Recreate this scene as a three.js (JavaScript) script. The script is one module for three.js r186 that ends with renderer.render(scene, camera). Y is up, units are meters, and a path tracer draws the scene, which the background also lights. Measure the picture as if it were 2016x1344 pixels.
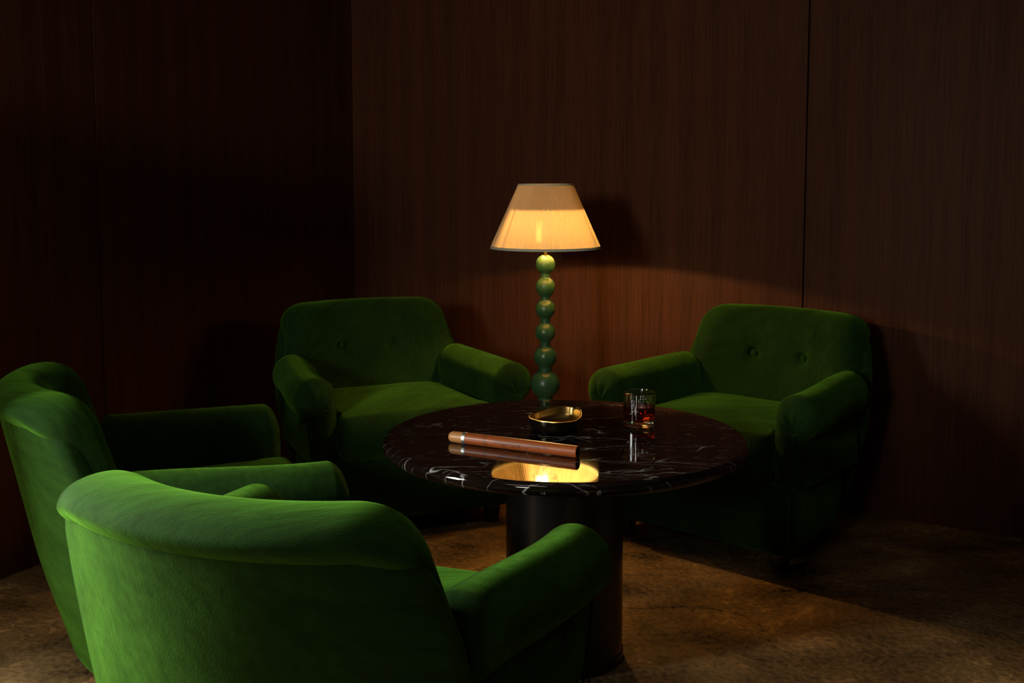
import * as THREE from 'three';
import { mergeGeometries } from 'three/addons/utils/BufferGeometryUtils.js';
import { RectAreaLightUniformsLib } from 'three/addons/lights/RectAreaLightUniformsLib.js';
import { RoundedBoxGeometry } from 'three/addons/geometries/RoundedBoxGeometry.js';

// ------------------------------------------------------------------ camera, light, exposure
const scene = new THREE.Scene();
scene.background = new THREE.Color(0, 0, 0);
const FOCAL = 2204.6, PITCH = 0.0916;                       // focal length in pixels of a 2016 x 1344 frame
const camera = new THREE.PerspectiveCamera(2 * Math.atan(672 / FOCAL) * 180 / Math.PI, 2016 / 1344, 0.05, 60);
camera.position.set(0, 1.1974, 2.726);
camera.rotation.set(-PITCH, 0, 0);
camera.setViewOffset(2016, 1344, 0, 121.5, 2016, 1344);     // lens shifted downwards
const renderer = new THREE.WebGLRenderer({ antialias: true });
renderer.toneMapping = THREE.LinearToneMapping;
renderer.toneMappingExposure = 1.0;
renderer.shadowMap.enabled = true;
renderer.shadowMap.type = THREE.PCFSoftShadowMap;
RectAreaLightUniformsLib.init();

// studio lights outside the frame: a narrow softbox on the left, a soft spotlight far behind and left of the camera, an added dim fill panel overhead to lift the shadows
const KEY = { at: [-1.80, 1.14, 0.84], to: [0.0, 0.66, 1.10], w: 0.50, h: 0.55, power: 60, door: 0.46, color: new THREE.Color(0.97, 1.0, 0.92) };
const keyLight = new THREE.RectAreaLight(KEY.color, KEY.power, KEY.w, KEY.h);
keyLight.position.set(...KEY.at); keyLight.lookAt(...KEY.to); scene.add(keyLight);
const SPOT = { at: [-2.02, 1.72, 4.3], to: [0.02, 1.20, -1.85], power: 17, radius: 0.32, color: new THREE.Color(1.0, 0.93, 0.82) };
const spotLight = new THREE.SpotLight(SPOT.color, SPOT.power, 0, 20 * Math.PI / 180, 1.0, 2);
spotLight.position.set(...SPOT.at); spotLight.target.position.set(...SPOT.to); spotLight.castShadow = true; spotLight.shadow.radius = SPOT.radius / 0.02; spotLight.shadow.mapSize.set(2048, 2048);
scene.add(spotLight, spotLight.target);
const FILL = { at: [-1.1, 2.66, 2.4], w: 1.2, h: 0.6, power: 2.2, color: new THREE.Color(1.0, 0.92, 0.82) };
const fillLight = new THREE.RectAreaLight(FILL.color, FILL.power, FILL.w, FILL.h);
fillLight.position.set(...FILL.at); fillLight.lookAt(FILL.at[0], 0, FILL.at[2] - 0.001); scene.add(fillLight);

// ------------------------------------------------------------------ helpers
const V = (x, y, z) => new THREE.Vector3(x, y, z);
const HASH = new Uint8Array(512), GX = new Float32Array(256), GY = new Float32Array(256);
{ const R = rng(77), p = Array.from({ length: 256 }, (_, i) => i); for (let i = 255; i > 0; i--) { const j = Math.floor(R() * (i + 1)); [p[i], p[j]] = [p[j], p[i]]; } for (let i = 0; i < 512; i++) HASH[i] = p[i & 255]; for (let i = 0; i < 256; i++) { const a = R() * 6.2832; GX[i] = Math.cos(a); GY[i] = Math.sin(a); } }
function n3(x, y, z = 0) {                                          // plane gradient noise, z picks another field
  x += z * 17.17; y += z * 9.31;
  const xi = Math.floor(x), yi = Math.floor(y), fx = x - xi, fy = y - yi, X = xi & 255, Y = yi & 255;
  const u = fx * fx * fx * (fx * (fx * 6 - 15) + 10), v = fy * fy * fy * (fy * (fy * 6 - 15) + 10);
  const a = HASH[X] + Y, b = HASH[X + 1] + Y, g0 = HASH[a & 511], g1 = HASH[b & 511], g2 = HASH[(a + 1) & 511], g3 = HASH[(b + 1) & 511];
  const p = GX[g0] * fx + GY[g0] * fy, q = GX[g1] * (fx - 1) + GY[g1] * fy, r = GX[g2] * fx + GY[g2] * (fy - 1), t = GX[g3] * (fx - 1) + GY[g3] * (fy - 1);
  return 1.35 * (p + (q - p) * u + ((r - p) + (t - r - q + p) * u) * v);
}
const fbm = (x, y, z, o = 4) => { let s = 0, a = 0.5; for (let k = 0; k < o; k++) { s += a * n3(x, y, z + k * 7.3); x *= 2.03; y *= 2.03; a *= 0.5; } return s; };
function rng(seed) { let s = seed >>> 0; return () => { s = (s + 0x6D2B79F5) | 0; let t = Math.imul(s ^ (s >>> 15), 1 | s); t = (t + Math.imul(t ^ (t >>> 7), 61 | t)) ^ t; return ((t ^ (t >>> 14)) >>> 0) / 4294967296; }; }
const clamp = (x, a = 0, b = 1) => Math.min(b, Math.max(a, x));
const sstep = (a, b, x) => { const t = clamp((x - a) / (b - a)); return t * t * (3 - 2 * t); };
const mix = (a, b, t) => a + (b - a) * t;
const toS = (c) => 255 * (c <= 0.0031308 ? 12.92 * c : 1.055 * Math.pow(c, 1 / 2.4) - 0.055);

function dataTex(w, h, fn, srgb = true) {        // fn(u, v) -> [r, g, b] in linear values (srgb) or plain 0..1
  const d = new Uint8Array(w * h * 4);
  for (let j = 0; j < h; j++) for (let i = 0; i < w; i++) {
    const c = fn((i + 0.5) / w, (j + 0.5) / h), k = (j * w + i) * 4;
    for (let q = 0; q < 3; q++) d[k + q] = clamp(srgb ? toS(Math.max(0, c[q])) : c[q] * 255, 0, 255);
    d[k + 3] = 255;
  }
  const t = new THREE.DataTexture(d, w, h, THREE.RGBAFormat);
  t.wrapS = t.wrapT = THREE.RepeatWrapping; t.magFilter = THREE.LinearFilter; t.minFilter = THREE.LinearFilter;
  if (srgb) t.colorSpace = THREE.SRGBColorSpace;
  t.needsUpdate = true;
  return t;
}
function tiled(t, rx, ry, ox = 0, oy = 0) { const c = t.clone(); c.repeat.set(rx, ry); c.offset.set(ox, oy); c.needsUpdate = true; return c; }

const taken = {};
function numbered(name) { const n = taken[name] = (taken[name] ?? -1) + 1; return n ? `${name}_${String(n).padStart(3, '0')}` : name; }
function mesh(name, geo, mat, parent = scene) {
  const m = new THREE.Mesh(geo, mat);
  m.name = parent === scene ? numbered(name) : name;
  m.castShadow = m.receiveShadow = true; parent.add(m); return m;
}
function thing(name, label, category, pos = [0, 0, 0], turn = 0, group) {
  const g = new THREE.Group(); g.name = numbered(name); g.position.set(...pos); g.rotation.y = turn;
  g.userData = { label, category }; if (group) g.userData.group = group;
  scene.add(g); return g;
}
function structure(name, label, category) { const g = new THREE.Group(); g.name = name; g.userData = { kind: 'structure', label, category }; scene.add(g); return g; }

// a skin over rings of points (every ring closed, all of one length); planar uv in metres unless uvFn is given
function skin(rings, { capA = true, capB = true, closed = true, uvFn } = {}) {
  const N = rings[0].length, pos = [], idx = [];
  for (const r of rings) for (const p of r) pos.push(p.x, p.y, p.z);
  const M = closed ? N : N - 1;
  for (let k = 0; k + 1 < rings.length; k++) for (let i = 0; i < M; i++) {
    const a = k * N + i, b = k * N + (i + 1) % N, c = a + N, d = b + N;
    idx.push(a, b, d, a, d, c);
  }
  const cap = (k, flip) => {
    const c = V(0, 0, 0); for (const p of rings[k]) c.add(p); c.multiplyScalar(1 / N);
    const at = pos.length / 3; pos.push(c.x, c.y, c.z);
    for (let i = 0; i < M; i++) { const a = k * N + i, b = k * N + (i + 1) % N; flip ? idx.push(at, b, a) : idx.push(at, a, b); }
  };
  if (capA) cap(0, true);
  if (capB) cap(rings.length - 1, false);
  const g = new THREE.BufferGeometry();
  g.setAttribute('position', new THREE.Float32BufferAttribute(pos, 3));
  const uv = [];
  for (let i = 0; i < pos.length; i += 3) uv.push(...(uvFn ? uvFn(pos[i], pos[i + 1], pos[i + 2], i / 3) : [pos[i] * 0.9 + pos[i + 2] * 1.1, pos[i + 1] + pos[i + 2] * 0.35]));
  g.setAttribute('uv', new THREE.Float32BufferAttribute(uv, 2));
  g.setIndex(idx);
  // make the faces point outwards: signed volume
  let vol = 0; const A = V(0, 0, 0), B = V(0, 0, 0), C = V(0, 0, 0);
  for (let i = 0; i < idx.length; i += 3) {
    A.fromArray(pos, idx[i] * 3); B.fromArray(pos, idx[i + 1] * 3); C.fromArray(pos, idx[i + 2] * 3);
    vol += A.dot(B.cross(C));
  }
  if (vol < 0) { for (let i = 0; i < idx.length; i += 3) { const t = idx[i + 1]; idx[i + 1] = idx[i + 2]; idx[i + 2] = t; } g.setIndex(idx); }
  g.computeVertexNormals();
  return g;
}
// closed polygon with rounded corners [[x, y, radius], ...], resampled to n points
function roundedPoly(pts, n) {
  const out = [];
  const L = pts.length;
  for (let i = 0; i < L; i++) {
    const [x, y, r] = pts[i], p = pts[(i + L - 1) % L], q = pts[(i + 1) % L];
    if (!r) { out.push([x, y]); continue; }
    const ax = p[0] - x, ay = p[1] - y, bx = q[0] - x, by = q[1] - y, la = Math.hypot(ax, ay), lb = Math.hypot(bx, by);
    const d = Math.min(r, la * 0.49, lb * 0.49);
    const s = [x + ax / la * d, y + ay / la * d], e = [x + bx / lb * d, y + by / lb * d];
    for (let k = 0; k <= 14; k++) { const t = k / 14, u = 1 - t; out.push([u * u * s[0] + 2 * u * t * x + t * t * e[0], u * u * s[1] + 2 * u * t * y + t * t * e[1]]); }
  }
  return resample(out, n);
}
function resample(out, n) {
  const len = [0];
  for (let i = 0; i < out.length; i++) { const a = out[i], b = out[(i + 1) % out.length]; len.push(len[i] + Math.hypot(b[0] - a[0], b[1] - a[1])); }
  const T = len[out.length], res = [];
  for (let k = 0, i = 0; k < n; k++) {
    const s = T * k / n; while (len[i + 1] < s) i++;
    const a = out[i], b = out[(i + 1) % out.length], t = (s - len[i]) / (len[i + 1] - len[i] || 1);
    res.push([a[0] + (b[0] - a[0]) * t, a[1] + (b[1] - a[1]) * t]);
  }
  return res;
}
// a padded slab: outline in (a, b), thickness along t, rounded edge, then placed by map(a, b, t, front)
function pad(outline, [ca, cb], T, R, map, { rings = 30, crown = 0, uvFn } = {}) {
  const all = [];
  for (const side of [1, -1]) {
    const part = [];
    for (let k = 1; k <= rings; k++) {
      const q = k / rings, s = 1 - Math.pow(1 - q, 1.7);
      if (side < 0 && k === rings) continue;
      part.push(outline.map(([a, b]) => {
        const rho = Math.hypot(a - ca, b - cb), d = (1 - s) * rho;
        const e = d < R ? Math.sqrt(Math.max(0, 1 - (1 - d / R) ** 2)) : 1;
        const c = crown * (1 - s * s);
        return map(ca + (a - ca) * s, cb + (b - cb) * s, side * (T * e + c * e), side, s);
      }));
    }
    all.push(...(side > 0 ? part : part.reverse()));
  }
  return skin(all, { uvFn });
}
function tube(points, r, closed = false, seg = 8, per = 6) {
  const c = new THREE.CatmullRomCurve3(points, closed, 'centripetal');
  return new THREE.TubeGeometry(c, points.length * per, r, seg, closed);
}
function merged(list) { const g = mergeGeometries(list.map((x) => { const y = x.index ? x.toNonIndexed() : x; for (const k of Object.keys(y.attributes)) if (!['position', 'normal', 'uv'].includes(k)) y.deleteAttribute(k); return y; })); return g; }

// ------------------------------------------------------------------ textures and materials
const woodTex = dataTex(900, 900, (u, v) => {                     // vertical veneer: 1.2 m wide, 2.4 m high
  const x = u * 1.2, y = v * 2.4;
  const wob = 0.02 * fbm(x * 2, y * 0.7, 3, 3);
  const band = fbm((x + wob) * 14, y * 0.35, 1.5, 4);
  const fine = fbm((x + wob) * 160, y * 3.2, 8.2, 3);
  const pore = Math.max(0, fbm(x * 420, y * 9, 4.4, 2) - 0.16) * 3.2;
  const t = 1 + 0.4 * band + 0.45 * fine - 0.45 * pore;
  return [0.5 * t, 0.46 * t * (1 - 0.10 * band), 0.42 * t];
});
const velvetTex = dataTex(768, 768, (u, v) => {                     // 0.8 m of brushed pile
  const x = u * 0.8, y = v * 0.8, w = 0.05 * fbm(x * 9, y * 9, 2, 2);
  const a = fbm(x * 9 + w * 8, y * 9, 5.1, 4), b = fbm(x * 60, y * 42, 9.7, 3), c = fbm(x * 420, y * 420, 2.2, 2);
  const mark = Math.max(0, Math.abs(fbm(x * 16 + 3, y * 12, 6.6, 3)) < 0.03 ? 1 : 0) * clamp(0.3 + 2 * a);
  const t = 0.62 * (1 + 0.5 * a + 0.40 * b + 0.30 * c - 0.18 * mark);
  return [t, t, t];
});
const velvetBump = dataTex(512, 512, (u, v) => {
  const t = 0.5 + 0.35 * fbm(u * 10, v * 10, 4, 4) + 0.25 * fbm(u * 170, v * 170, 1, 2);
  return [t, t, t];
}, false);

const woodMat = new THREE.MeshPhysicalMaterial({ name: 'walnut_veneer', color: new THREE.Color().setRGB(0.200, 0.078, 0.040), map: woodTex, roughness: 0.5, specularIntensity: 0.16, bumpMap: woodTex, bumpScale: 0.0004 });
const woodGap = new THREE.MeshStandardMaterial({ name: 'dark_backing', color: new THREE.Color().setRGB(0.012, 0.007, 0.004), roughness: 0.9 });
const plaster = new THREE.MeshStandardMaterial({ name: 'dark_plaster', color: new THREE.Color().setRGB(0.10, 0.085, 0.07), roughness: 0.9 });
const velvet = new THREE.MeshPhysicalMaterial({ name: 'green_velvet', color: new THREE.Color().setRGB(0.018, 0.056, 0.010), map: tiled(velvetTex, 1.25, 1.25), roughness: 0.85, specularIntensity: 0.15, sheen: 0.72, sheenColor: new THREE.Color().setRGB(0.46, 1.25, 0.09), sheenColorMap: tiled(velvetTex, 1.25, 1.25), sheenRoughness: 1.0, bumpMap: tiled(velvetBump, 2, 2), bumpScale: 0.001 });
const legMat = new THREE.MeshPhysicalMaterial({ name: 'dark_leg_wood', color: new THREE.Color().setRGB(0.03, 0.012, 0.007), roughness: 0.4, clearcoat: 0.3 });
const brass = new THREE.MeshPhysicalMaterial({ name: 'brass', color: new THREE.Color().setRGB(0.80, 0.52, 0.16), metalness: 1, roughness: 0.22 });
const lampGreen = new THREE.MeshPhysicalMaterial({ name: 'green_lacquer', color: new THREE.Color().setRGB(0.040, 0.125, 0.050), roughness: 0.34, clearcoat: 0.3, clearcoatRoughness: 0.3 });

// ------------------------------------------------------------------ the room
const CORNER = V(-0.7240, 0, -2.3990), BACK = V(0.8507, 0, 0.5257), LEFT = V(-0.3934, 0, 0.9194), HIGH = 2.75;
function panelWall(name, label, dir, inward, seams, wood, y0 = 0) {
  const w = structure(name, label, 'wall');
  const T = 0.022, gap = 0.005;
  const frameOf = (s0, s1, depth, back) => {                     // box from s0 to s1 along the wall
    const g = new RoundedBoxGeometry(s1 - s0, HIGH - y0, depth, 2, 0.0015);
    const p = g.attributes.position, uv = g.attributes.uv;
    for (let i = 0; i < p.count; i++) uv.setXY(i, (p.getX(i) + (s0 + s1) / 2) / 1.2 + seams.indexOf(s0) * 0.37, (p.getY(i) + HIGH / 2) / 2.4);
    const m = new THREE.Matrix4().makeBasis(V(0, 1, 0).cross(inward), V(0, 1, 0), inward);
    const c = CORNER.clone().addScaledVector(dir, (s0 + s1) / 2).addScaledVector(inward, -back - depth / 2); c.y = y0 + (HIGH - y0) / 2;
    m.setPosition(c); g.applyMatrix4(m); return g;
  };
  mesh('wall_core', frameOf(seams[0] - 0.2, seams[seams.length - 1], 0.12, T), woodGap, w);
  for (let i = 0; i + 1 < seams.length; i++) mesh('wood_panel', frameOf(seams[i] + (i ? gap / 2 : 0), seams[i + 1] - gap / 2, T, 0), wood, w);
  return w;
}
const inBack = V(-0.5257, 0, 0.8507), inLeft = V(0.9194, 0, 0.3934);
panelWall('wall_back', 'reddish brown wood panelled wall behind the lamp with a vertical joint', BACK, inBack, [0, 2.087, 4.17, 6.2], woodMat);
panelWall('wall_left', 'very dark wood panelled wall behind the left armchairs', LEFT, inLeft, [0, 1.591, 3.18, 4.77, 6.36, 7.95], woodMat);
{
  // the two walls nobody sees, the ceiling and the floor, following the plan of the room
  const P = (s, t) => CORNER.clone().addScaledVector(BACK, s).addScaledVector(LEFT, t);
  const a = P(0, 0), b = P(6.2, 0), c = P(6.2, 7.95), d = P(0, 7.95);
  const slab = (pts, y, h, name, label, mat, cat) => {
    const s = new THREE.Shape(pts.map((p) => new THREE.Vector2(p.x, -p.z)));
    const g = new THREE.ExtrudeGeometry(s, { depth: h, bevelEnabled: false }); g.rotateX(-Math.PI / 2); g.translate(0, y, 0);
    const m = mesh(name, g, mat); m.userData = { kind: 'structure', label, category: cat }; return m;
  };
  const wallBetween = (p, q, name, label) => {
    const dir = q.clone().sub(p), L = dir.length(); dir.normalize();
    const n = V(0, 1, 0).clone().cross(dir);
    const cen = P(3.1, 4.0).sub(p); if (n.dot(cen) < 0) n.negate();
    const g = new THREE.BoxGeometry(L + 0.3, HIGH, 0.1);
    const m = new THREE.Matrix4().makeBasis(dir, V(0, 1, 0), dir.clone().cross(V(0, 1, 0)));
    const mid = p.clone().add(q).multiplyScalar(0.5).addScaledVector(n, -0.05); mid.y = HIGH / 2; m.setPosition(mid); g.applyMatrix4(m);
    const o = mesh(name, g, plaster); o.userData = { kind: 'structure', label, category: 'wall' };
  };
  wallBetween(b, c, 'wall_right', 'dark plaster wall to the right of the seating area');
  wallBetween(d, c, 'wall_front', 'dark plaster wall across the room from the wood panelling');
  const grow = [P(-0.2, -0.2), P(6.4, -0.2), P(6.4, 8.15), P(-0.2, 8.15)];
  slab(grow, HIGH, 0.1, 'ceiling', 'dark plaster ceiling above the seating area', plaster, 'ceiling');

  // floor: cleft brown stone, colour patches, cracks and grit
  const FS = 1600, FW = 5.0;
  const R = rng(11), cracks = [];
  for (let k = 0; k < 26; k++) {                                   // wandering crack lines over the slab
    let x = R() * FW, y = R() * FW, a = R() * 6.28; const pts = [[x, y]];
    const n = 10 + R() * 26; for (let i = 0; i < n; i++) { a += (R() - 0.5) * 0.9; x += Math.cos(a) * 0.035; y += Math.sin(a) * 0.035 * 0.8; pts.push([x, y]); }
    cracks.push([pts, R() < 0.5]);
  }
  const crackMap = new Float32Array(FS * FS);
  for (const [pts, light] of cracks) for (let i = 0; i + 1 < pts.length; i++) {
    const [x0, y0] = pts[i], [x1, y1] = pts[i + 1], n = Math.ceil(Math.hypot(x1 - x0, y1 - y0) / FW * FS * 2);
    for (let k = 0; k < n; k++) {
      const t = k / n, jx = 0.008 * fbm((x0 + (x1 - x0) * t) * 40, (y0 + (y1 - y0) * t) * 40, 1, 3);
      const px = (x0 + (x1 - x0) * t + jx) / FW * FS, py = (y0 + (y1 - y0) * t + jx) / FW * FS;
      for (let ox = -1; ox <= 1; ox++) for (let oy = -1; oy <= 1; oy++) {
        const ix = ((Math.floor(px) + ox) % FS + FS) % FS, iy = ((Math.floor(py) + oy) % FS + FS) % FS;
        crackMap[iy * FS + ix] = (light ? 1 : -1) * (ox || oy ? 0.45 : 1);
      }
    }
  }
  const height = new Float32Array(FS * FS);
  const floorTex = dataTex(FS, FS, (u, v) => {
    const x = u * FW, y = v * FW, i = Math.floor(u * FS) + Math.floor(v * FS) * FS;
    const wx = x + 0.10 * fbm(x * 2.1, y * 2.1, 3, 3), wy = y + 0.10 * fbm(x * 2.1 + 9, y * 2.1, 3, 3);
    const big = fbm(wx * 1.9, wy * 2.6, 1, 4), layer = fbm(wx * 3.4 + 5, wy * 5.2, 6, 4);
    const terr = Math.floor((big + 0.5) * 7) / 7;                    // cleft layers with stepped edges
    const grit = fbm(x * 60, y * 60, 2, 3), g2 = fbm(x * 210, y * 210, 5, 2);
    const vein = Math.pow(1 - Math.min(1, Math.abs(fbm(wx * 8, wy * 8, 11, 4)) * 14), 2) * sstep(-0.05, 0.2, layer);
    const cr = crackMap[i];
    height[i] = 0.5 + 0.30 * (terr - 0.5) + 0.22 * layer + 0.10 * grit + 0.05 * g2 + 0.10 * cr;
    const t = 1 + 1.1 * (terr - 0.5) + 1.0 * layer + 0.7 * grit + 0.5 * g2 + 1.0 * vein + (cr < 0 ? 0.75 * cr : 1.0 * cr);
    const red = clamp(0.5 + 1.5 * fbm(x * 1.4 + 3, y * 1.4, 14, 3));
    return [0.5 * t, mix(0.40, 0.335, red) * t, mix(0.24, 0.15, red) * t];
  });
  const floorBump = dataTex(FS, FS, (u, v) => { const h = height[Math.floor(u * FS) + Math.floor(v * FS) * FS]; return [h, h, h]; }, false);
  const floorMat = new THREE.MeshPhysicalMaterial({ name: 'brown_cleft_stone', color: new THREE.Color().setRGB(0.62, 0.47, 0.33), map: tiled(floorTex, 1 / FW, 1 / FW, 0.53, 0.4), bumpMap: tiled(floorBump, 1 / FW, 1 / FW, 0.53, 0.4), bumpScale: 0.022, roughness: 0.72, specularIntensity: 0.5 });
  slab(grow, -0.12, 0.12, 'floor', 'brown cleft stone floor with cracks and colour patches', floorMat, 'floor');
}

// ------------------------------------------------------------------ studio lights (outside the frame)
{
  const black = new THREE.MeshStandardMaterial({ name: 'black_fabric', color: 0x080808, roughness: 0.9 });
  const aim = (L) => {
    const dir = V(...L.to).sub(V(...L.at)).normalize(), x = V(0, 1, 0).cross(dir).normalize();
    const m = new THREE.Matrix4().makeBasis(x, dir.clone().cross(x), dir); m.setPosition(V(0, L.at[1], 0));
    return [dir, (g) => g.applyMatrix4(m)];
  };
  const stand = (L, dir, back, o) => {
    const bx = -dir.x * back, bz = -dir.z * back;
    const pole = new THREE.CylinderGeometry(0.012, 0.014, L.at[1] - 0.02, 12); pole.translate(bx, L.at[1] / 2, bz); mesh('stand_pole', pole, black, o);
    for (let k = 0; k < 3; k++) { const a = k * 2.094 + 0.5; mesh('stand_leg', tube([V(bx, 0.35, bz), V(bx + Math.cos(a) * 0.1, 0.012, bz + Math.sin(a) * 0.1)], 0.008), black, o); }
  };
  const s = thing('studio_softbox', 'black studio softbox with a barn door on a thin light stand', 'softbox', [KEY.at[0], 0, KEY.at[2]]);
  const [dir, put] = aim(KEY), w = KEY.w / 2, h = KEY.h / 2;
  mesh('hood', put(skin([[w + 0.012, h + 0.012, 0.02], [w + 0.012, h + 0.012, -0.03], [0.06, 0.06, -0.22]].map(([a, b, z]) => [V(a, b, z), V(-a, b, z), V(-a, -b, z), V(a, -b, z)]), { capA: false })), black, s);
  mesh('light_diffuser', put(new THREE.BoxGeometry(KEY.w, KEY.h, 0.004).translate(0, 0, -0.008)), new THREE.MeshStandardMaterial({ name: 'softbox_light_diffuser', color: 0xffffff, emissive: KEY.color, emissiveIntensity: 0.8, roughness: 1 }), s);
  mesh('barn_door', put(new THREE.BoxGeometry(0.006, KEY.h + 0.2, KEY.door).translate(w + 0.016, 0, KEY.door / 2)), black, s);
  stand(KEY, dir, 0.1, s);
  const p = thing('studio_spotlight', 'black round studio spotlight on a stand aimed at the wood wall', 'spotlight', [SPOT.at[0], 0, SPOT.at[2]]);
  const [dir2, put2] = aim(SPOT), R = SPOT.radius;
  mesh('spotlight_housing', put2(new THREE.LatheGeometry([[1e-4, -0.42], [0.10, -0.42], [R + 0.02, -0.3], [R + 0.03, -0.24], [R + 0.01, -0.24], [0.09, -0.40], [1e-4, -0.40]].map(([r, y]) => new THREE.Vector2(r, y)), 48).rotateX(Math.PI / 2)), black, p);
  mesh('light_lens', put2(new THREE.CylinderGeometry(R, R, 0.02, 48).rotateX(Math.PI / 2).translate(0, 0, -0.26)), new THREE.MeshStandardMaterial({ name: 'spotlight_lens_glow', color: 0xffffff, emissive: SPOT.color, emissiveIntensity: 1.5, roughness: 1 }), p);
  stand(SPOT, dir2, 0.36, p);
  const c = thing('added_fill_panel', 'added unseen fill light, a dim flat rectangular panel under the dark ceiling', 'added fill light', [FILL.at[0], 2.75, FILL.at[2]]);  // added fill lamp, only lifts the darkest tones of the room
  mesh('housing', new RoundedBoxGeometry(FILL.w + 0.05, 0.07, FILL.h + 0.05, 2, 0.006).translate(0, -0.035, 0), new THREE.MeshStandardMaterial({ name: 'black_housing', color: 0x101010, roughness: 0.7 }), c);
  mesh('light_diffuser', new THREE.BoxGeometry(FILL.w, 0.006, FILL.h).translate(0, -0.073, 0), new THREE.MeshStandardMaterial({ name: 'added_fill_glow', color: 0xffffff, emissive: FILL.color, emissiveIntensity: 0.2, roughness: 1 }), c);
}

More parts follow.
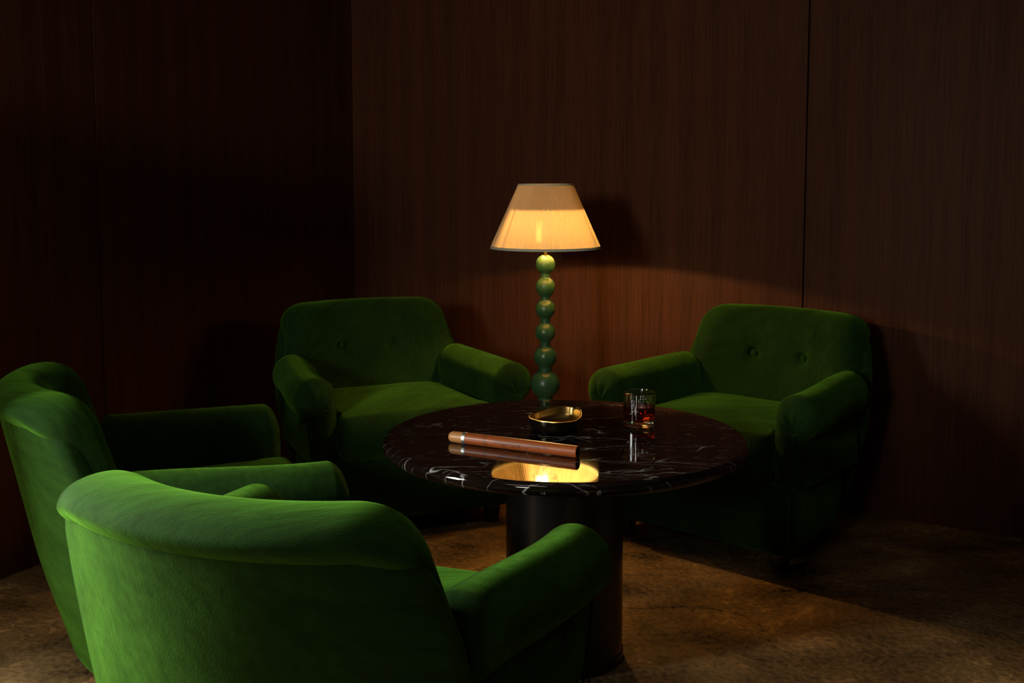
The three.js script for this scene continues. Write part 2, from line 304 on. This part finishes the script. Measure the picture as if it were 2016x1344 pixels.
// ------------------------------------------------------------------ armchairs
const RHO = 0.48;                                                   // plan radius of the curved back
const backZ = (h) => -0.315 - 0.100 * (h - 0.25) / 0.48;
const bend = (a, h, t) => V((RHO - t) * Math.sin(a / RHO), h, backZ(h) + RHO - (RHO - t) * Math.cos(a / RHO));
const BUTTONS = [[-0.105, 0.575], [0.105, 0.575]];
function buildChair() {
  const o = thing('armchair', '', 'armchair');
  // base
  const baseOut = roundedPoly([[-0.318, -0.26, 0.12], [0.318, -0.26, 0.12], [0.365, 0.245, 0.05], [-0.365, 0.245, 0.05]], 96);
  mesh('base', pad(baseOut, [0, 0], 0.105, 0.018, (a, b, t) => { const y = 0.178 + t, k = 1 - 0.20 * (0.28 - y) * 0.5; return V(a * k, y, b * (b > 0 ? 1 : k)); }, { rings: 16 }), velvet, o);
  // seat cushion, crowned, a little proud of the arms in front
  const seatOut = roundedPoly([[-0.275, -0.30, 0.04], [0.275, -0.30, 0.04], [0.275, 0.18, 0.02], [0.288, 0.195, 0.02], [0.288, 0.262, 0.035], [-0.288, 0.262, 0.035], [-0.288, 0.195, 0.02], [-0.275, 0.18, 0.02]], 128);
  mesh('seat_cushion', pad(seatOut, [0, 0], 0.070, 0.045, (a, b, t) => V(a, 0.355 + t, b), { rings: 26, crown: 0.022 }), velvet, o);
  const seatLine = (y) => seatOut.map(([a, b]) => V(a * 0.985, y, b * 0.985));
  // backrest: inner pad whose top rolls over the rear
  const backOut = roundedPoly([[-0.325, 0.26, 0.03], [0.325, 0.26, 0.03], [0.364, 0.47, 0.12], [0.306, 0.738, 0.085], [-0.306, 0.738, 0.085], [-0.364, 0.47, 0.12]], 176);
  mesh('backrest', pad(backOut, [0, 0.52], 0.058, 0.06, (a, h, t, side) => {
    let T = t;
    if (side > 0) {
      let dip = 0; for (const [x, y] of BUTTONS) { const d = Math.hypot(a - x, h - y); dip += 0.026 * Math.exp(-((d / 0.020) ** 2)) + 0.012 * Math.exp(-((d / 0.06) ** 2)); }
      T = Math.max(-0.01, t - dip * sstep(0, 0.05, t));
      T += 0.012 * Math.exp(-(((h - 0.40) / 0.10) ** 2)) * sstep(0, 0.05, t) * Math.cos(a * 3);
    } else T = t * (0.75 + 0.75 * sstep(0.63, 0.70, h + 0.25 * Math.max(0, Math.abs(a) - 0.22)));
    return bend(a, h, T);
  }, { rings: 46, crown: 0.006 }), velvet, o);
  for (const [x, y] of BUTTONS) {
    const b = new THREE.SphereGeometry(0.0125, 20, 12); b.scale(1, 1, 0.55);
    const p = bend(x, y, 0.040), q = bend(x, y, 0.1).sub(p).normalize();
    b.applyQuaternion(new THREE.Quaternion().setFromUnitVectors(V(0, 0, 1), q)); b.translate(p.x, p.y, p.z);
    mesh('button', b, velvet, o);
  }
  // outer back: a curved panel from the roll down to the legs, gathered under the roll
  const outOut = roundedPoly([[-0.288, 0.074, 0.05], [0.288, 0.074, 0.05], [0.366, 0.47, 0.14], [0.298, 0.708, 0.100], [-0.298, 0.708, 0.100], [-0.366, 0.47, 0.14]], 200);
  mesh('outer_back', pad(outOut, [0, 0.36], 0.028, 0.028, (a, h, t) => {
    const top = 0.708 - 0.05 * Math.max(0, Math.abs(a) - 0.25) / 0.1;
    const g = t < 0 ? 0.0022 * Math.exp(-Math.max(0, top - h) / 0.03) * Math.sin(a * 190 + 3 * n3(a * 20, 1, 2)) * (0.6 + n3(a * 9, 4, 1)) : 0;
    return bend(a, h, t - 0.045 + 0.02 * sstep(0.35, 0.05, h) + g);
  }, { rings: 40 }), velvet, o);
  // arms: a rolled arm over a flat side, the roll hanging outwards, puffed front with gathers
  for (const s of [1, -1]) {
    const cx = 0.350, cy = 0.490, r = 0.070, pts = [];
    pts.push([0.284, 0.270], [0.280, 0.36], [0.280, 0.44]);
    for (let k = 0; k <= 40; k++) { const a = Math.PI - k / 40 * (Math.PI + 1.27); pts.push([cx + r * Math.cos(a), cy + r * Math.sin(a)]); }
    pts.push([0.376, 0.405], [0.371, 0.34], [0.362, 0.270]);
    const out = resample(pts, 120), C = [0.352, 0.452];
    const rings = [], F = 0.196, B = -0.22;
    const place = (x, y, z) => {
      const lift = 0.012 * sstep(0.2, -0.25, z), k = sstep(0.28, 0.42, y);
      return V(s * (x - 0.037 * sstep(0.16, -0.24, z) * (0.4 + 0.6 * k)), y + lift * k, z);
    };
    for (let k = 1; k <= 16; k++) {                                // front cap
      const q = k / 16, e = Math.sin(q * Math.PI / 2), zz = F + 0.048 * Math.cos(q * Math.PI / 2);
      rings.push(out.map(([x, y], i) => {
        const ang = Math.atan2(y - C[1], x - C[0]), up = sstep(-0.04, 0.02, y - C[1]);
        const gather = up * 0.0022 * Math.sin(ang * 9 + 2 * n3(i * 0.1, 3, 1)) * Math.exp(-(((q - 0.22) / 0.16) ** 2));
        const dip = -0.014 * Math.exp(-((q / 0.2) ** 2)) * (0.4 + 0.6 * up);
        return place(C[0] + (x - C[0]) * e, C[1] + (y - C[1]) * e, zz + gather + dip);
      }));
    }
    for (let k = 1; k <= 22; k++) { const z = mix(F, B, k / 22); rings.push(out.map(([x, y]) => place(x, y, z))); }
    for (let k = 1; k <= 5; k++) { const q = 1 - k / 6; rings.push(out.map(([x, y]) => place(C[0] + (x - C[0]) * Math.sqrt(q), C[1] + (y - C[1]) * Math.sqrt(q), B - 0.045 * (1 - q)))); }
    const arm = mesh('arm', skin(rings, { uvFn: (x, y, z, i) => [z + 0.3 * s, (i % 120) / 120 * 0.76] }), velvet, o);
    // piping along the outer front edge of the arm's flat side
    mesh('piping', tube([[0.378, 0.412], [0.374, 0.36], [0.3655, 0.285]].map(([x, y]) => V(s * x, y, F + 0.018)), 0.0035, false, 6, 8), velvet, arm);
  }
  // piping round the base's front corners
  const base = o.children[0];
  for (const s of [1, -1]) mesh('piping', tube([V(s * 0.346, 0.085, 0.240), V(s * 0.350, 0.16, 0.2405), V(s * 0.353, 0.27, 0.2405)], 0.0035, false, 6, 8), velvet, base);
  // legs
  for (const [x, z] of [[0.285, 0.165], [-0.285, 0.165], [0.235, -0.215], [-0.235, -0.215]]) {
    const l = skin([0, 0.5, 1].map((q) => roundedPoly([[-1, -1, 0.3], [1, -1, 0.3], [1, 1, 0.3], [-1, 1, 0.3]], 24).map(([a, b]) => V(x + a * mix(0.020, 0.027, q), 0.08 * q, z + b * mix(0.020, 0.027, q)))));
    mesh('leg', l, legMat, o);
  }
  return o;
}
const D2R = Math.PI / 180;
const chairs = [
  [-0.4002, -1.1280, 25.71, 'green velvet armchair beside the lamp, in front of the wall corner'],
  [0.7120, -0.9020, -41.52, 'green velvet armchair against the wood wall, on the whisky glass side of the table'],
  [-0.738, 0.018, 114.2, 'green velvet armchair along the dark left wall, between two other armchairs'],
  [-0.282, 0.757, 157.4, 'green velvet armchair across the table from the lamp, its back to the open floor'],
];
const chair0 = buildChair();
chairs.forEach(([x, z, deg, label], i) => {
  const c = i ? chair0.clone() : chair0;
  if (i) { c.name = numbered('armchair'); scene.add(c); }
  c.userData = { label, category: 'armchair', group: 'green velvet armchairs round the marble table' };
  c.position.set(x, 0, z); c.rotation.y = deg * D2R;
});

// ------------------------------------------------------------------ table
const TX = 0.131, TY = 0.5619, TR = 0.45;
{
  const MS = 1400, MW = 1.0, R = rng(5);
  const streak = new Float32Array(MS * MS);
  const line = (x, y, a, len, amp, wid) => {
    const n = Math.ceil(len / MW * MS * 1.5), st = len / n;
    const ph = R() * 50;
    for (let k = 0; k < n; k++) {
      const t = k / n, jit = 1.5 * fbm(ph + k * 0.045, ph, 1, 4);
      x += Math.cos(a + jit) * st; y += Math.sin(a + jit) * st;
      const v = amp * Math.sin(Math.PI * Math.min(1, t * 1.02)) ** 0.6 * clamp(0.35 + 1.6 * fbm(ph + k * 0.03, 9, ph, 2) + 0.4), w = 0.9 * wid * (0.5 + Math.abs(fbm(ph + k * 0.02, 3, 5, 2)) * 2.2);
      const px = x / MW * MS, py = y / MW * MS, rad = Math.ceil(w + 1);
      for (let oy = -rad; oy <= rad; oy++) for (let ox = -rad; ox <= rad; ox++) {
        const ix = Math.floor(px) + ox, iy = Math.floor(py) + oy; if (ix < 0 || iy < 0 || ix >= MS || iy >= MS) continue;
        const d = Math.hypot(ix + 0.5 - px, iy + 0.5 - py), e = v * clamp(w + 0.5 - d);
        if (e > streak[iy * MS + ix]) streak[iy * MS + ix] = e;
      }
    }
  };
  for (let k = 0; k < 700; k++) { const a = (R() < 0.72 ? (R() - 0.5) * 0.9 : R() * 3.14) + (R() < 0.5 ? Math.PI : 0); line(R() * MW, R() * MW, a, 0.015 + 0.07 * R() * R(), 0.35 + 0.65 * R(), 0.35 + 0.8 * R() * R()); }
  for (let k = 0; k < 40; k++) line(R() * MW, R() * MW, (R() - 0.5) * 0.8 + (R() < 0.5 ? Math.PI : 0), 0.15 + 0.25 * R(), 0.6 + 0.3 * R(), 0.5 + 0.7 * R());
  const marbleTex = dataTex(MS, MS, (u, v) => {
    const x = u * MW, y = v * MW, s = streak[Math.floor(u * MS) + Math.floor(v * MS) * MS];
    const wx = x + 0.05 * fbm(x * 6, y * 6, 1, 3), wy = y + 0.05 * fbm(x * 6 + 7, y * 6, 1, 3);
    const veil = Math.pow(1 - Math.min(1, Math.abs(fbm(wx * 5, wy * 9, 4, 4)) * 22), 2) * sstep(0.02, 0.22, fbm(x * 4, y * 4, 9, 3)) * 0.5;
    const cloud = 1 + 0.8 * fbm(x * 7, y * 7, 3, 4), w = clamp(s + veil);
    return [mix(0.009 * cloud, 0.80, w), mix(0.0048 * cloud, 0.80, w), mix(0.0038 * cloud, 0.74, w)];
  });
  const marble = new THREE.MeshPhysicalMaterial({ name: 'dark_marble', color: 0xffffff, map: marbleTex, roughness: 0.045, ior: 1.56, specularIntensity: 1.0, clearcoat: 0.25, clearcoatRoughness: 0.02 });
  const t = thing('marble_table', 'round dark veined marble table on a thick black cylindrical pedestal', 'table', [TX, 0, 0]);
  const prof = []; const e = 0.013, th = 0.030;
  prof.push([0, 0], [TR * 0.5, 0], [TR - e - 0.03, 0], [TR - e - 0.004, 0]);
  for (let k = 0; k <= 16; k++) { const a = Math.PI / 2 - k / 16 * Math.PI; prof.push([TR - e + e * Math.cos(a), -th / 2 + th / 2 * Math.sin(a)]); }
  prof.push([TR - e - 0.02, -th], [TR * 0.4, -th], [0, -th]);
  const g = new THREE.LatheGeometry(prof.map(([r, y]) => new THREE.Vector2(Math.max(r, 1e-4), TY + y)), 160);
  { const p = g.attributes.position, uv = g.attributes.uv; for (let i = 0; i < p.count; i++) { const r = Math.hypot(p.getX(i), p.getZ(i)), q = 1 + (TY - p.getY(i)) * 0.9; uv.setXY(i, 0.5 + p.getX(i) * q / MW * 1.02, 0.5 - p.getZ(i) * q / MW * 1.02); } }
  mesh('marble_top', g, marble, t);
  const black = new THREE.MeshPhysicalMaterial({ name: 'black_lacquer', color: new THREE.Color().setRGB(0.010, 0.007, 0.006), roughness: 0.35, clearcoat: 0.3, clearcoatRoughness: 0.25 });
  const lp = [[1e-4, 0.0], [0.147, 0.0], [0.1485, 0.004], [0.1485, 0.022], [0.1475, 0.026], [0.1455, 0.028], [0.1455, TY - th - 0.0005], [1e-4, TY - th - 0.0005]].map(([r, y]) => new THREE.Vector2(r, y));
  const flat = new THREE.LatheGeometry(lp.slice(0, 6), 72), col = new THREE.CylinderGeometry(0.1455, 0.1455, TY - th - 0.026, 72); col.translate(0, 0.026 + (TY - th - 0.026) / 2, 0);
  mesh('pedestal', col, black, t); mesh('plinth', flat, black, t);
}

// ------------------------------------------------------------------ lamp
{
  const L = thing('bobbin_floor_lamp', 'green bobbin turned lamp with a pleated cream shade, lit, behind the table', 'lamp', [0.1146, 0, -1.096]);
  const balls = [[0.8990, 0.0330], [0.8235, 0.0330], [0.7455, 0.0338], [0.6645, 0.0345], [0.5800, 0.0395], [0.4845, 0.0505], [0.376, 0.056], [0.260, 0.061], [0.140, 0.064]];
  const neck = [0.0165, 0.0170, 0.0175, 0.0180, 0.0225, 0.0255, 0.026, 0.028, 0.03];
  const sm = (a, b, k) => { const h = clamp(0.5 + (a - b) / (2 * k)); return mix(b, a, h) + k * h * (1 - h); };
  const pts = [new THREE.Vector2(1e-4, 0.9320)];
  for (let y = 0.9315; y > 0.045; y -= 0.002) {
    let r = 0;
    balls.forEach(([c, R], i) => { const hh = R * (i === 1 ? (y < c ? 1.2 : 1.0) : 1.02), q = 1 - ((y - c) / hh) ** 2; if (q > 0) r = Math.max(r, R * Math.sqrt(q)); });
    let k = 0; while (k < balls.length - 1 && y < balls[k][0]) k++;
    const nr = y > balls[0][0] ? 0.0 : neck[Math.max(0, k - 1)];
    r = y > balls[0][0] ? r : sm(r, nr, 0.006);
    pts.push(new THREE.Vector2(Math.max(r, 1e-4), y));
  }
  mesh('bobbin_column', new THREE.LatheGeometry(pts.reverse(), 64), lampGreen, L);
  mesh('foot', new THREE.LatheGeometry([[1e-4, 0], [0.098, 0], [0.101, 0.004], [0.101, 0.016], [0.094, 0.026], [0.05, 0.038], [0.034, 0.047], [1e-4, 0.05]].map(([r, y]) => new THREE.Vector2(r, y)), 64), lampGreen, L);
  const stem = new THREE.CylinderGeometry(0.0082, 0.0082, 0.030, 24); stem.translate(0, 0.9425, 0); mesh('brass_neck', stem, brass, L);
  // shade carrier ring with three spokes, socket, bulb and the reflector dish over it
  const ring = [new THREE.TorusGeometry(0.042, 0.0016, 8, 48).rotateX(Math.PI / 2).translate(0, 0.966, 0)];
  for (let k = 0; k < 3; k++) { const a = k * 2.094 + 0.4; ring.push(tube([V(0, 0.966, 0), V(0.042 * Math.cos(a), 0.966, 0.042 * Math.sin(a))], 0.0014)); }
  for (let k = 0; k < 3; k++) { const a = k * 2.094 + 0.4; ring.push(tube([V(0.042 * Math.cos(a), 0.966, 0.042 * Math.sin(a)), V(0.11 * Math.cos(a), 1.09, 0.11 * Math.sin(a)), V(0.0905 * Math.cos(a), 1.168, 0.0905 * Math.sin(a))], 0.0012)); }
  const darkFit = new THREE.MeshStandardMaterial({ name: 'dark_bronze_fitting', color: new THREE.Color().setRGB(0.012, 0.011, 0.005), roughness: 0.8 });
  mesh('shade_carrier', merged(ring), darkFit, L);
  const sock = new THREE.CylinderGeometry(0.013, 0.011, 0.008, 24); sock.translate(0, 0.9585, 0); mesh('socket', sock, darkFit, L);
  const bulbMat = new THREE.MeshStandardMaterial({ name: 'lamp_bulb', color: 0xffffff, emissive: new THREE.Color(1, 0.72, 0.34), emissiveIntensity: 1.5, roughness: 1 });
  mesh('bulb', new THREE.SphereGeometry(0.011, 24, 16).translate(0, 0.998, 0), bulbMat, L);
  const dishMat = new THREE.MeshPhysicalMaterial({ name: 'opal_reflector', color: new THREE.Color().setRGB(0.8, 0.76, 0.66), roughness: 0.95, transmission: 0.4, thickness: 0 });
  mesh('reflector', new THREE.LatheGeometry([[1e-4, 1.062], [0.045, 1.060], [0.074, 1.052], [0.076, 1.050], [0.074, 1.0495], [0.045, 1.057], [1e-4, 1.059]].map(([r, y]) => new THREE.Vector2(r, y)), 48), dishMat, L);
  mesh('added_side_shield', new THREE.LatheGeometry([[0.034, 0.972], [0.0355, 0.972], [0.0355, 1.052], [0.034, 1.052], [0.034, 0.972]].map(([r, y]) => new THREE.Vector2(r, y)), 32, 200 * Math.PI / 180, 94 * Math.PI / 180), dishMat, L);  // added shield beside the bulb, dims its light towards the left wall
  const pl = new THREE.PointLight(new THREE.Color(1, 0.59, 0.19), 0.74, 0, 2);
  pl.position.set(0.1146, 0.998, -1.096); pl.castShadow = true; pl.shadow.radius = 0.3; pl.shadow.mapSize.set(1024, 1024); scene.add(pl);
  // pleated shade
  const N = 132, sub = 6, Rr = rng(3), W = []; for (let i = 0; i < N; i++) W.push(0.6 + 0.8 * Rr());
  const rings = [];
  for (let k = 0; k <= 14; k++) {
    const q = k / 14, y = mix(0.9580, 1.1715, q), r = mix(0.186, 0.092, q), row = [];
    for (let i = 0; i < N * sub; i++) {
      const p = i / sub, f = p % 1, idx = Math.floor(p);
      const slant = 0.035 * n3(p * 0.11, 2, 5) * (q - 0.0);
      const a = p / N * Math.PI * 2 + slant;
      const pleat = (f < 0.75 ? f / 0.75 : (1 - f) / 0.25) - 0.5;
      row.push(V((r + 0.0065 * W[idx] * pleat * mix(1, 0.6, q)) * Math.cos(a), y, (r + 0.0065 * W[idx] * pleat * mix(1, 0.6, q)) * Math.sin(a)));
    }
    rings.push(row);
  }
  const cloth = new THREE.MeshPhysicalMaterial({ name: 'cream_shade_cloth', color: new THREE.Color().setRGB(0.82, 0.66, 0.40), roughness: 0.95, transmission: 0.115, thickness: 0, specularIntensity: 0.2 });
  mesh('pleated_shade', skin(rings, { capA: false, capB: false, uvFn: (x, y, z) => [Math.atan2(z, x), y] }), cloth, L);
  const trim = new THREE.MeshStandardMaterial({ name: 'shade_trim', color: new THREE.Color().setRGB(0.80, 0.80, 0.60), roughness: 0.9 });
  const band = (y, h, r0, r1, name) => mesh(name, new THREE.LatheGeometry([[r0 - 0.002, y], [r0 + 0.0025, y], [r1 + 0.0025, y + h], [r1 - 0.002, y + h], [r0 - 0.002, y]].map(([r, yy]) => new THREE.Vector2(r, yy)), 96), trim, L);
  band(0.9545, 0.0085, 0.1872, 0.1842, 'bottom_trim'); band(1.1685, 0.005, 0.0932, 0.0915, 'top_trim');
}

// ------------------------------------------------------------------ on the table
{ // wooden cigar tube
  const a = V(-0.1516, 0, 0.0758), b = V(0.1498, 0, 0.2315), d = b.clone().sub(a), len = d.length(), r = 0.0140;
  const t = thing('cigar_tube', 'brown wooden cigar tube with a silver ring lying on the marble table', 'cigar tube', [a.x, TY + r, a.z], -Math.atan2(d.z, d.x));
  const cv = document.createElement('canvas'); cv.width = 2048; cv.height = 512; const c = cv.getContext('2d'), R = rng(21);
  c.fillStyle = 'rgb(176,104,58)'; c.fillRect(0, 0, 2048, 512);
  for (let k = 0; k < 1500; k++) { const x = R() * 2048, y = R() * 512, l = 40 + 240 * R(); c.strokeStyle = R() < 0.55 ? `rgba(110,55,25,${0.05 + 0.14 * R()})` : `rgba(222,150,92,${0.05 + 0.10 * R()})`; c.lineWidth = 1 + 2 * R(); c.beginPath(); c.moveTo(x, y); c.bezierCurveTo(x + l * 0.3, y + 6 * (R() - 0.5), x + l * 0.6, y + 6 * (R() - 0.5), x + l, y + 8 * (R() - 0.5)); c.stroke(); }
  // engraved script: a looped initial and a long illegible cursive line
  const Y = 150; c.strokeStyle = 'rgba(38,16,7,0.85)'; c.lineWidth = 8; c.lineCap = 'round'; c.lineJoin = 'round';
  c.beginPath(); c.moveTo(345, Y + 60); c.bezierCurveTo(365, Y + 10, 395, Y - 92, 416, Y - 78); c.bezierCurveTo(430, Y - 60, 384, Y + 2, 388, Y + 8); c.bezierCurveTo(422, Y - 2, 408, Y + 70, 372, Y + 76); c.stroke();
  let x = 560; c.lineWidth = 6; c.beginPath(); c.moveTo(x, Y + 10);
  while (x < 1560) { const h = x > 700 && x < 1200 ? 34 + 56 * R() : 18 + 30 * R(), w = 20 + 20 * R(); c.bezierCurveTo(x + w * 0.2, Y + 10 - h, x + w * 0.7, Y - h, x + w * 0.55, Y + 14); c.bezierCurveTo(x + w * 0.6, Y + 22, x + w * 0.8, Y + 18, x + w, Y + 6); x += w; if (R() < 0.12) { x += 16; c.moveTo(x, Y + 8); } }
  c.stroke();
  const tex = new THREE.CanvasTexture(cv); tex.colorSpace = THREE.SRGBColorSpace;
  const wood = new THREE.MeshPhysicalMaterial({ name: 'cigar_tube_wood', color: new THREE.Color().setRGB(0.85, 0.62, 0.46), map: tex, roughness: 0.38, clearcoat: 0.25, clearcoatRoughness: 0.3 });
  const capWood = new THREE.MeshPhysicalMaterial({ name: 'cigar_cap_wood', color: new THREE.Color().setRGB(0.62, 0.27, 0.085), roughness: 0.42, clearcoat: 0.2, clearcoatRoughness: 0.3 });
  const silver = new THREE.MeshPhysicalMaterial({ name: 'silver', color: new THREE.Color().setRGB(0.9, 0.9, 0.88), metalness: 1, roughness: 0.42 });
  const lathe = (pts, seg = 64) => { const g = new THREE.LatheGeometry(pts.map(([q, y]) => new THREE.Vector2(q, y)), seg, Math.PI / 2); g.rotateZ(-Math.PI / 2); return g; };
  const x1 = 0.0405, x2 = 0.0495;
  const cp = []; for (let k = 0; k <= 12; k++) { const q = k / 12 * Math.PI / 2; cp.push([Math.max(1e-4, (r - 0.0008) * Math.sin(q)), 0.013 * (1 - Math.cos(q))]); } cp.push([r - 0.0004, x1]);
  mesh('cap', lathe(cp), capWood, t);
  mesh('silver_ring', lathe([[r - 0.002, x1 - 0.0003], [r + 0.0001, x1], [r + 0.0002, x2], [r - 0.002, x2 + 0.0003]]), silver, t);
  const body = lathe([[r, x2 + 0.0008], [r, len * 0.5], [r, len - 0.0015], [r - 0.0015, len]]);
  { const p = body.attributes.position, uv = body.attributes.uv; for (let i = 0; i < p.count; i++) uv.setXY(i, (p.getX(i) - x2) / (len - x2), uv.getX(i)); }
  mesh('tube_body', body, wood, t);
  mesh('end_face', lathe([[r - 0.0015, len], [r - 0.004, len], [r - 0.005, len - 0.004], [1e-4, len - 0.004]]), new THREE.MeshStandardMaterial({ name: 'shaded_end', color: new THREE.Color().setRGB(0.03, 0.015, 0.008), roughness: 0.7 }), t);  // shade of the hollow end is put into this dark colour
}
{ // brass ashtray, a soft triangular bowl with a swinging rim
  const cx = 0.110, cz = -0.066;
  const t = thing('ashtray', 'dark metal ashtray with a polished brass lining and curved triangular rim', 'ashtray', [cx, TY, cz]);
  const rim = [[-0.068, 0.016], [-0.044, -0.046], [0.006, -0.084], [0.048, -0.082], [0.066, -0.045], [0.064, 0.014], [0.044, 0.064], [0.004, 0.082], [-0.042, 0.064]];
  const cur = new THREE.CatmullRomCurve3(rim.map(([x, z]) => V(x, 0, z)), true, 'centripetal');
  const out = resample(cur.getPoints(200).slice(0, -1).map((p) => [p.x, p.z]), 96);
  const hgt = (x, z) => 0.034 + 0.006 * sstep(0.0, 0.09, x * 0.5 - z);
  const rings = [];
  const ring = (k, f) => rings.push(out.map(([x, z]) => V(x * k, f(x, z), z * k)));
  ring(0.02, () => 0.001); ring(0.80, () => 0.001); ring(0.90, () => 0.003); ring(0.945, () => 0.009); ring(0.985, (x, z) => hgt(x, z) * 0.6); ring(1.0, (x, z) => hgt(x, z) * 0.93); ring(1.0, (x, z) => hgt(x, z) - 0.0012); ring(0.99, (x, z) => hgt(x, z) - 0.0012); ring(0.98, (x, z) => hgt(x, z) * 0.9); ring(0.945, (x, z) => hgt(x, z) * 0.5); ring(0.84, () => 0.0040); ring(0.5, () => 0.0038); ring(0.02, () => 0.004);
  mesh('outer_shell', skin(rings, { uvFn: (x, y, z) => [x * 4, z * 4] }), new THREE.MeshPhysicalMaterial({ name: 'dark_shell_metal', color: new THREE.Color().setRGB(0.05, 0.035, 0.02), metalness: 0.9, roughness: 0.25 }), t);  // outer shell coloured darker than the brass lining
  rings.length = 0;
  ring(1.003, (x, z) => hgt(x, z) - 0.0013); ring(1.003, (x, z) => hgt(x, z)); ring(0.99, (x, z) => hgt(x, z) + 0.0004); ring(0.966, (x, z) => hgt(x, z) * 0.93);
  ring(0.93, (x, z) => hgt(x, z) * 0.55); ring(0.86, () => 0.0108); ring(0.74, () => 0.0068); ring(0.5, () => 0.0054); ring(0.25, () => 0.0052); ring(0.02, () => 0.0052);
  mesh('brass_lining', skin(rings, { capA: false, uvFn: (x, y, z) => [x * 4, z * 4] }), brass, t).userData.label = 'polished brass lining and rim';
}
{ // whisky glass
  const t = thing('whisky_glass', 'short ribbed glass tumbler half full of amber whisky on the marble table', 'glass', [0.3265, TY + 0.0003, -0.106]);
  const glassMat = new THREE.MeshPhysicalMaterial({ name: 'clear_glass', color: 0xffffff, transmission: 1, thickness: 0.03, roughness: 0.0, ior: 1.5 });
  const R = 0.0415, H = 0.088, N = 180;
  const circ = (r, y, rib = 0) => Array.from({ length: N }, (_, i) => { const a = i / N * Math.PI * 2, rr = r + rib * Math.cos(a * 30); return V(rr * Math.cos(a), y, rr * Math.sin(a)); });
  const rg = [circ(0.001, 0.0008), circ(R - 0.010, 0.0006), circ(R - 0.0055, 0), circ(R - 0.0035, 0.001), circ(R - 0.0022, 0.004), circ(R - 0.0014, 0.02, 0.0001), circ(R - 0.0007, 0.045, 0.0001), circ(R - 0.0002, 0.075), circ(R, 0.084), circ(R, H - 0.0008), circ(R - 0.0008, H), circ(R - 0.0016, H - 0.0006), circ(R - 0.0021, 0.082), circ(R - 0.0027, 0.060, 0.0003), circ(R - 0.0034, 0.035, 0.0003), circ(R - 0.0045, 0.022, 0.0003), circ(R - 0.008, 0.0165), circ(R - 0.015, 0.0145), circ(0.001, 0.0135)];
  const tum = mesh('tumbler', skin(rg), glassMat, t);
  const liq = new THREE.MeshPhysicalMaterial({ name: 'whisky', color: 0xffffff, transmission: 1, thickness: 0.05, roughness: 0.0, ior: 1.35, attenuationColor: new THREE.Color().setRGB(0.86, 0.47, 0.10), attenuationDistance: 0.018 });
  const off = -0.0004;
  mesh('whisky', skin([circ(0.001, 0.0131), circ(R - 0.0147, 0.0141), circ(R - 0.0077, 0.0162), circ(R - 0.0045 - off, 0.0218, 0.0003), circ(R - 0.0034 - off, 0.035, 0.0003), circ(R - 0.0030 - off, 0.0510, 0.0003), circ(R - 0.0034, 0.0518), circ(R - 0.007, 0.0510), circ(0.001, 0.0510)]), liq, t).userData.label = 'amber whisky';
}
scene.traverse((o) => { if (o.isMesh) { o.castShadow = true; o.receiveShadow = true; } });
renderer.render(scene, camera);
